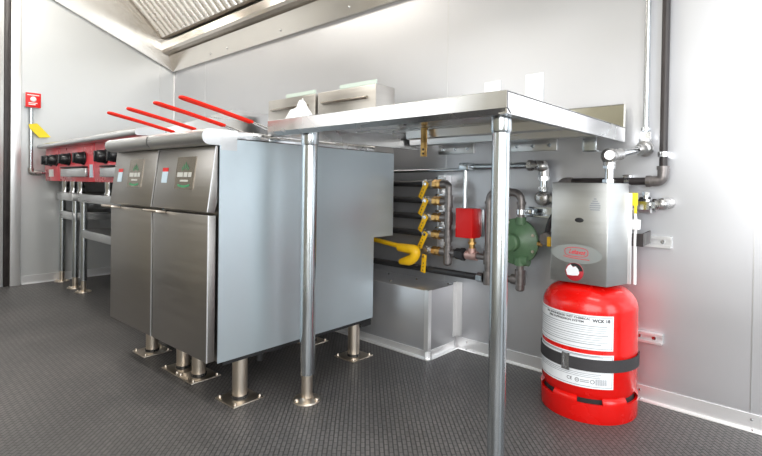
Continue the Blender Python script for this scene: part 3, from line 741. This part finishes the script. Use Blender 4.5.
# dark flexible lead next to the control box
dl = root('flexible_lead', (-0.23, -0.08, 0.5), 'short dark flexible lead with yellow end left of the control box', 'lead')
MB().tube([(-0.195, -0.085, 0.622), (-0.222, -0.085, 0.590), (-0.238, -0.085, 0.530)], 0.010, 12, 0.03).build('lead', M['black'], dl)
MB().lathe([(0, 0.03), (0.022, 0.03), (0.026, 0.02), (0.026, 0.0), (0, 0)], (-0.236, -0.07, 0.515), (0, -1, 0), 20).build('end_cap', M['iron'], dl)
MB().box(-0.226, -0.212, -0.110, -0.080, 0.490, 0.525, 0.003).build('yellow_cap', M['yellow'], dl)

# green regulator
gr = root('gas_regulator', (-0.325, YM, 0.41), 'green round gas pressure regulator under the looped pipe', 'regulator')
GC = (-0.356, -0.052, 0.494)
q = MB(); q.lathe([(0, 0.0), (0.055, 0.0), (0.066, 0.012), (0.076, 0.018), (0.078, 0.024), (0.078, 0.036), (0.074, 0.040), (0.060, 0.044), (0.048, 0.056), (0.034, 0.062), (0.030, 0.066), (0.030, 0.090), (0.024, 0.096), (0, 0.096)], GC, (0, -1, 0), 40); q.xf(Matrix.Translation(GC) @ Matrix.Diagonal((1.12, 1, 1.12, 1)) @ Matrix.Translation(-Vector(GC))); q.build('diaphragm_housing', M['green'], gr)
q = MB(); q.cyl((XB, YM, 0.587), (XB, YM, 0.560), 0.019); q.build('inlet_port', M['green'], gr)
q = MB(); q.cyl((XB, YM, 0.436), (XB, YM, 0.408), 0.023, seg=20); q.cyl((-0.302, -0.09, 0.428), (-0.335, -0.09, 0.428), 0.021); q.build('outlet_port', M['green'], gr)
MB().lathe([(0, 0.012), (0.012, 0.012), (0.014, 0.008), (0.014, 0.0), (0, 0)], (-0.374, GC[1] - 0.094, 0.487), (-0.35, -1, 0), 20).build('cap', M['black'], gr)
for k in range(8):
    a = R(22 + 45 * k); p = Vector((GC[0] + 0.077 * math.cos(a), GC[1] - 0.040, GC[2] + 0.077 * math.sin(a)))
    MB().hexnut(p, p + Vector((0, -0.006, 0)), 0.006).build('flange_bolt', M['satin'], gr)
MB().hexnut((GC[0] + 0.084, GC[1] - 0.03, 0.494), (GC[0] + 0.100, GC[1] - 0.03, 0.494), 0.010).build('vent_plug', M['brass'], gr)
q = root('pipe_clamp', (-0.30, -0.03, 0.605), 'galvanised strut clamp holding the pipe above the green regulator', 'clamp')
MB().prism([(-0.025 - 0.02, 0.588), (-0.001, 0.588), (-0.001, 0.626), (-0.045, 0.626), (-0.045, 0.620), (-0.006, 0.620), (-0.006, 0.594), (-0.045, 0.594)], 'x', -0.372, -0.222).build('channel', M['galv'], q)
k = MB(); k.cyl((XB, YM, 0.598), (XB, YM, 0.616), 0.0185, seg=20); k.box(XB - 0.03, XB + 0.03, -0.072, -0.045, 0.599, 0.615, 0.001); k.build('strap', M['chrome'], q)

# ------------------------------------------------------------------ red wet chemical tank
TC, TR = (-0.0560, -0.1595), 0.1435
tk = root('fire_suppression_tank', (TC[0], TC[1], 0.0), 'red fire suppression tank standing on the floor in front of the wall', 'tank')
prof = [(0.0, 0.052), (0.10, 0.052), (0.128, 0.060), (0.136, 0.072), (TR, 0.090), (TR, 0.199), (TR + 0.0008, 0.202), (TR, 0.205), (TR, 0.328)]
for k in range(1, 12):
    a = R(90 * k / 11); prof.append((0.045 + (TR - 0.045) * math.cos(a), 0.328 + 0.075 * math.sin(a)))
prof.append((0.0, 0.403))
MB().lathe(prof, (*TC, 0), seg=72).build('shell', M['red'], tk)
# foot ring with slots under its rolled top edge
q = MB()
RO, RI = 0.1463, 0.1388
q.lathe([(RI, 0.002), (RO - 0.002, 0.0), (RO, 0.004), (RO, 0.058), (RI, 0.058), (RI, 0.002)], (*TC, 0), seg=72)
for k in range(6):
    a0 = -134 + 60 * k + 20; 
    q.lathe([(RI, 0.0575), (RO, 0.0575), (RO, 0.066), (RO - 0.006, 0.074), (RI - 0.004, 0.077), (RI - 0.004, 0.070), (RI, 0.066), (RI, 0.0575)], (*TC, 0), seg=14, a0=a0, a1=a0 + 31)
q.build('foot_ring', M['red'], tk)
MB().lathe([(0.1355, 0.010), (0.1355, 0.075), (0.12, 0.075), (0.12, 0.010), (0.1355, 0.010)], (*TC, 0), seg=48).build('ring_shadow_gap', M['dark'], tk, label='dark inside of the foot ring seen through its slots')
def onTank(th0, z0, r):
    def fn(x, y, z):
        a = R(th0) + x / r
        return (TC[0] + (r + z) * math.cos(a), TC[1] + (r + z) * math.sin(a), z0 + y)
    return fn
def label_sheet(z0, z1, th1, name):
    lb = MB().patch(TC, TR + 0.0003, -178, th1, z0, z1, 0.0008, 40).build(name, M['label'], tk)
    q = MB(); r = TR + 0.0012
    for (a0, a1, y0, y1) in ((-176.5, th1 - 1.5, z1 - 0.006, z1 - 0.0045), (-176.5, th1 - 1.5, z0 + 0.0045, z0 + 0.006), (th1 - 2.1, th1 - 1.5, z0 + 0.0045, z1 - 0.0045)):
        q.patch(TC, r, a0, a1, y0, y1, 0.0002, 36)
    q.build('label_border', M['ink_grey'], lb)
    return lb
RL = TR + 0.0013
l1 = label_sheet(0.220, 0.323, -43, 'upper_label')
text('WCK 18', 0.0135, M['ink'], 'model_lettering', l1, onTank(-57, 0.3075, RL), bold=0.0005, depth=0.0002)
text('PRE-ENGINEERED WET CHEMICAL', 0.0085, M['ink'], 'heading_lettering', l1, onTank(-99, 0.3115, RL), depth=0.0002, bold=0.0002, width=0.150)
text('FIRE SUPPRESSION SYSTEM', 0.0085, M['ink'], 'subheading_lettering', l1, onTank(-100, 0.3020, RL), depth=0.0002, bold=0.0002, width=0.118)
q = MB(); random.seed(9)
for i, z in enumerate((0.290, 0.2840, 0.278, 0.2715, 0.263, 0.2565, 0.250, 0.2425, 0.236)):
    a1 = -49 - (random.random() * 14 if i % 3 == 2 else random.random() * 3)
    q.patch(TC, RL - 0.0002, -172, a1, z, z + (0.0022 if i % 4 == 0 else 0.0014), 0.0003, 30)
q.build('fine_print', M['ink_grey'], l1)
l2 = label_sheet(0.106, 0.207, -42, 'lower_label')
q = MB()
for i, z in enumerate((0.2025, 0.1985, 0.1475, 0.1425, 0.1375)):
    q.patch(TC, RL - 0.0002, -170, -54 - 6 * random.random(), z, z + 0.0014, 0.0003, 30)
q.build('fine_print', M['ink_grey'], l2)
text('CE', 0.014, M['ink'], 'approval_lettering', l2, onTank(-92, 0.126, RL), depth=0.0002)
q = MB()
def ringmark(th, z, r):
    for k in range(20):
        for (ra_, rb) in ((r, r * 0.78),):
            a0, a1 = R(18 * k), R(18 * (k + 1)); fn = onTank(th, z, RL)
            vs = [q.bm.verts.new(fn(rr * math.cos(a), rr * math.sin(a), 0.0003)) for rr, a in ((ra_, a0), (ra_, a1), (rb, a1), (rb, a0))]; q.bm.faces.new(vs)
ringmark(-83, 0.126, 0.0062); q.build('approval_ring', M['ink'], l2, smooth=False)
q = MB(); ringmark(-66, 0.126, 0.0062); q.build('approval_ring', M['ink'], l2, smooth=False)
text('UL', 0.006, M['ink'], 'approval_initials', l2, onTank(-83, 0.126, RL), depth=0.0002)
q = MB()
for z in (0.122, 0.127): q.patch(TC, RL - 0.0002, -79.5, -69.5, z, z + 0.0022, 0.0003, 8)
for k in range(16): q.patch(TC, RL - 0.0002, -63 + k * 0.85, -63 + k * 0.85 + (0.5 if k % 3 else 0.25), 0.117, 0.135, 0.0003, 2)
q.build('approval_print', M['ink_grey'], l2)

sp = root('tank_strap', (TC[0], TC[1], 0.15), 'black webbing strap around the red tank with a metal buckle', 'strap')
MB().patch(TC, TR + 0.0018, -190, 20, 0.157, 0.193, 0.0028, 60).build('band', M['webbing'], sp)
q = MB()
for (a0, a1, z0, z1) in ((-100.5, -98.6, 0.151, 0.200), (-93.4, -91.5, 0.151, 0.200), (-100.5, -91.5, 0.194, 0.200), (-100.5, -91.5, 0.151, 0.157)):
    q.patch(TC, TR + 0.0035, a0, a1, z0, z1, 0.0055, 4)
q.patch(TC, TR + 0.004, -98.6, -93.4, 0.158, 0.194, 0.002, 4)
q.build('buckle', M['chrome'], sp)

# ------------------------------------------------------------------ control head box over the tank
CB = root('fire_control_box', (-0.06, -0.19, 0.404), 'stainless fire system control box with red script logo, sitting above the red tank', 'control box')
X0, X1, YB0, YB1, Z0, Z1 = -0.148, 0.026, -0.253, -0.150, 0.4045, 0.717
MB().prism([(X0, YB0), (X1, YB0), (X1 + 0.029, YB1), (X0 - 0.029, YB1)], 'z', Z0, Z1, 0.002).build('cover', M['box_steel'], CB)
MB().box(X0 - 0.030, X1 + 0.037, YB1, YB1 + 0.010, Z0 + 0.0, Z1 - 0.030, 0.001).build('back_plate', M['trim'], CB)
YL = YB0 - 0.0004
def onBox(x0, z0, k=0.0):
    return lambda x, y, z: (x0 + x, YL - z - k, z0 + y - 0.04 * x)
q = MB(); vs = [q.bm.verts.new((-0.066 + 0.078 * math.cos(R(9 * k)), YL, 0.495 + 0.030 * math.sin(R(9 * k)) - 0.0 * k)) for k in range(40)]; q.bm.faces.new(vs)
q.build('etched_oval', M['etch'], CB, smooth=False)
lg = text('Lehavot', 0.020, M['ink_red'], 'logo_lettering', CB, onBox(-0.065, 0.501, 0.0006), shear=0.45, bold=0.0003, width=0.052)
q = MB()
def strip(pts, wd, k=0.0008):
    for (a, b2) in zip(pts, pts[1:]):
        a, b2 = Vector(a), Vector(b2); n = Vector((-(b2 - a).y, (b2 - a).x)).normalized() * wd / 2
        vs = [q.bm.verts.new((p.x, YL - k, p.y)) for p in (a + n, a - n, b2 - n, b2 + n)]; q.bm.faces.new(vs)
ov = [(-0.066 + 0.036 * math.copysign(abs(math.cos(R(10 * k))) ** 0.7, math.cos(R(10 * k))), 0.501 + 0.0140 * math.copysign(abs(math.sin(R(10 * k))) ** 0.7, math.sin(R(10 * k))) ) for k in range(37)]
strip(ov, 0.0018)
strip([(-0.106, 0.486), (-0.08, 0.482), (-0.05, 0.4805), (-0.025, 0.480)], 0.0018)
q.build('logo_outline', M['ink_red'], lg, smooth=False)
# sight hole with the gauge behind it, lock, and an etched notice
hl = MB().lathe([(0, 0.0006), (0.0275, 0.0006), (0.0285, 0.0), (0, 0.0)], (-0.071, YB0, 0.439), (0, -1, 0), 32).build('sight_hole', M['gauge_red'], CB, label='round sight hole showing a white gauge with a red arc')
q = MB()
vs = [q.bm.verts.new((-0.071 + p[0], YB0 - 0.0009, 0.439 + p[1])) for p in ((-0.026, 0.004), (-0.022, -0.012), (-0.006, -0.012), (0.012, -0.010), (0.016, -0.002), (0.012, 0.010), (0.004, 0.018), (-0.004, 0.014), (-0.012, 0.022), (-0.020, 0.016))]; q.bm.faces.new(vs)
q.build('gauge_face', M['label'], hl, smooth=False)
q = MB(); vs = [q.bm.verts.new((-0.071 + 0.027 * math.cos(R(a)), YB0 - 0.0008, 0.439 + 0.027 * math.sin(R(a)))) for a in range(10, 121, 10)] + [q.bm.verts.new((-0.071 + 0.013 * math.cos(R(a)), YB0 - 0.0008, 0.439 + 0.017 * math.sin(R(a)))) for a in range(120, 9, -10)]; q.bm.faces.new(vs)
q.build('gauge_shade', M['dark'], hl, smooth=False)
MB().lathe([(0, 0.001), (0.0105, 0.001), (0.012, 0.0), (0, 0)], (-0.059, YB0, 0.601), (0, -1, 0), 24).xf(Matrix.Translation((-0.059, 0, 0.601)) @ Matrix.Diagonal((1.15, 1, 0.62, 1)) @ Matrix.Translation((0.059, 0, -0.601))).build('keyhole', M['dark'], CB)
q = MB()
for i, (z, hw) in enumerate(((0.668, 0.004), (0.661, 0.008), (0.6545, 0.013), (0.648, 0.016), (0.6415, 0.016), (0.635, 0.014))):
    q.box(-0.012 - hw, -0.012 + hw, YL - 0.0003, YL + 0.0003, z - 0.0018, z + 0.0018)
q.build('etched_notice', M['ink_grey'], CB)

# pipes joining the box and tank on the right
YP = -0.060
rp = root('discharge_pipe', (0.1, YP, 0.62), 'bright chromed discharge pipe fitting on the wall right of the control box', 'pipe fitting')
q = MB(); q.cyl((0.000, YP, 0.647), (0.128, YP, 0.650), 0.0125); q.hexnut((0.040, YP, 0.6475), (0.058, YP, 0.6475), 0.021); q.hexnut((0.062, YP, 0.6478), (0.096, YP, 0.648), 0.026); q.hexnut((0.100, YP, 0.6495), (0.111, YP, 0.6495), 0.020); q.build('union', M['chrome'], rp)
q = MB(); q.tube([(0.108, YP, 0.650), (0.130, YP, 0.654), (0.136, -0.002, 0.656)], 0.0175, 16, 0.02); q.sphere((0.128, YP, 0.654), 0.019); q.build('elbow', M['cast'], rp)
q = MB(); q.cyl((0.080, YP, 0.648), (0.080, YP, 0.69), 0.008); q.hexnut((0.080, YP, 0.678), (0.080, YP, 0.690), 0.011); q.build('bleed_plug', M['chrome'], rp)
q = MB(); q.box(0.048, 0.076, -0.136, -0.131, 0.648, 0.688, 0.001); q.box(0.066, 0.074, -0.136, -0.131, 0.624, 0.650, 0.001)
tag(q.build('pull_pin_tag', M['yellow_tag']), 'yellow plastic tag beside the top right of the control box', 'tag')
q = root('actuation_line', (0.07, -0.1, 0.5), 'white actuation tube hanging right of the control box', 'tube')
MB().tube([(0.060, -0.112, 0.640), (0.066, -0.112, 0.60), (0.064, -0.112, 0.54), (0.066, -0.112, 0.40)], 0.005, 10, 0.03).build('tube', M['white'], q)
MB().box(0.052, 0.078, -0.124, -0.100, 0.572, 0.604, 0.003).build('fitting', M['white'], q)
# tank brackets: strut channels on the wall
def wall_strut(x0, x1, z0, z1, label):
    u = root('strut_channel', ((x0 + x1) / 2, -0.02, z0), label, 'strut', 'short strut channels on the wall')
    h_ = z1 - z0
    MB().prism([(-0.001, z0), (-0.022, z0), (-0.022, z0 + h_ * 0.24), (-0.018, z0 + h_ * 0.24), (-0.018, z0 + 0.003), (-0.005, z0 + 0.003), (-0.005, z1 - 0.003), (-0.018, z1 - 0.003), (-0.018, z1 - h_ * 0.24), (-0.022, z1 - h_ * 0.24), (-0.022, z1), (-0.001, z1)], 'x', x0, x1).build('channel', M['trim'], u)
    n = int((x1 - x0) / 0.045)
    for k in range(n):
        x = x1 - 0.025 - k * 0.045
        MB().cyl((x, -0.0055, (z0 + z1) / 2), (x, -0.011, (z0 + z1) / 2), 0.007, seg=6).build('bolt', M['chrome'], u)
    return u
wall_strut(-0.22, 0.145, 0.512, 0.548, 'upper short strut channel on the wall behind the control box')
wall_strut(-0.22, 0.125, 0.197, 0.230, 'lower short strut channel on the wall behind the red tank')
q = MB(); q.prism([(-0.024, 0.565), (-0.114, 0.560), (-0.114, 0.520), (-0.024, 0.525)], 'x', 0.083, 0.088); q.prism([(0.056, -0.1145), (0.088, -0.1145), (0.088, -0.110), (0.056, -0.110)], 'z', 0.520, 0.560)
tag(q.build('angle_bracket', M['pipe_dark']), 'dark angle bracket joining the control box to the upper strut', 'bracket')

# ------------------------------------------------------------------ tall pipes right of the table
rc = root('steel_conduit', (0.069, -0.03, 0.72), 'bright steel conduit coming down the wall and into the top of the control box', 'conduit', 'steel conduits on the wall')
MB().cyl((0.069, -0.03, ZC - 0.002), (0.069, -0.03, 0.855), 0.0095).build('riser', M['conduit'], rc)
q = MB(); q.hexnut((0.069, -0.03, 0.862), (0.069, -0.03, 0.885), 0.0165); q.cyl((0.069, -0.03, 0.89), (0.069, -0.03, 0.90), 0.014); q.build('connector', M['chrome'], rc)
EB = (0.012, -0.205, 0.800)
q = MB(); q.sphere((0.069, -0.036, 0.832), 0.027); q.cyl((0.069, -0.03, 0.862), (0.069, -0.03, 0.832), 0.019); q.cyl((0.069, -0.036, 0.832), (0.060, -0.068, 0.826), 0.021, 0.018); q.build('wall_elbow', M['cast'], rc)
q = MB(); q.cyl((0.064, -0.05, 0.829), EB, 0.0125); q.build('offset_run', M['chrome'], rc)
q = MB(); q.sphere(EB, 0.0255); q.lathe([(0, 0.03), (0.014, 0.030), (0.020, 0.022), (0.022, 0.0), (0, 0)], EB, (0.3, -1, 0.05), 20); q.cyl(EB, (EB[0], EB[1], 0.770), 0.0175); q.cyl(EB, (EB[0] + 0.016, EB[1] + 0.05, 0.808), 0.0185); q.build('box_elbow', M['cast'], rc)
q = MB(); q.cyl((EB[0], EB[1], 0.78), (EB[0], EB[1], 0.718), 0.0125); q.hexnut((EB[0], EB[1], 0.728), (EB[0], EB[1], 0.718), 0.019); q.hexnut((EB[0], EB[1], 0.762), (EB[0], EB[1], 0.772), 0.018); q.build('box_drop', M['chrome'], rc)

bp_ = root('agent_pipe', (0.124, -0.04, 0.72), 'dark brown pipe coming down the wall and turning left behind the control box', 'pipe')
q = MB(); q.tube([(0.124, -0.04, ZC - 0.002), (0.124, -0.04, 0.726), (-0.200, -0.04, 0.722)], 0.0120, 16, 0.03); q.build('pipe_run', M['pipe_dark'], bp_)
q = MB(); q.tube([(0.124, -0.04, 0.772), (0.124, -0.04, 0.726), (0.080, -0.04, 0.7255)], 0.0165, 16, 0.03); q.cyl((0.124, -0.04, 0.762), (0.124, -0.04, 0.774), 0.0185); q.cyl((0.076, -0.04, 0.7255), (0.090, -0.04, 0.7256), 0.0185); q.build('elbow', M['iron'], bp_)
q = MB(); q.tube([(-0.165, -0.04, 0.7225), (-0.205, -0.04, 0.722), (-0.205, -0.04, 0.60)], 0.0150, 16, 0.03); q.build('far_elbow', M['iron'], bp_)
for (p0, p1) in (((0.124, -0.04, 0.803), (0.124, -0.04, 0.819)), ((0.012, -0.04, 0.7247), (0.026, -0.04, 0.7249))):
    q = MB(); q.cyl(p0, p1, 0.0165); q.box(p0[0] - 0.012, p0[0] + 0.012, -0.03, -0.002, p0[2] - 0.004 if p0[0] > 0.1 else p0[2] + 0.008, p0[2] + 0.016 if p0[0] > 0.1 else p0[2] + 0.022, 0.001); q.build('pipe_strap', M['chrome'], bp_)

# ------------------------------------------------------------------ blank white plates on the back wall
for (x0, x1, z0, z1, lab) in ((-0.553, -0.479, 1.015, 1.130, 'smaller blank white plate on the wall above the table, left of the larger one'), (-0.370, -0.297, 1.005, 1.137, 'larger blank white plate on the wall above the table, right of the smaller one')):
    tag(MB().box(x0, x1, -0.007, -0.001, z0, z1, 0.002).build('cover_plate', M['white']), lab, 'cover plate', 'blank white cover plates')

# ------------------------------------------------------------------ ceiling lamp bodies
for (x, y, lab) in ((0.55, -0.95, 'ceiling lamp over the work table'), (-1.6, -1.75, 'ceiling lamp over the aisle')):
    u = root('ceiling_lamp', (x, y, 2.39), 'white strip ' + lab, 'lamp', 'ceiling strip lamps')
    MB().box(x - 0.54, x + 0.54, y - 0.16, y + 0.16, 2.392, ZC - 0.001, 0.004).build('housing', M['lampwhite'], u)
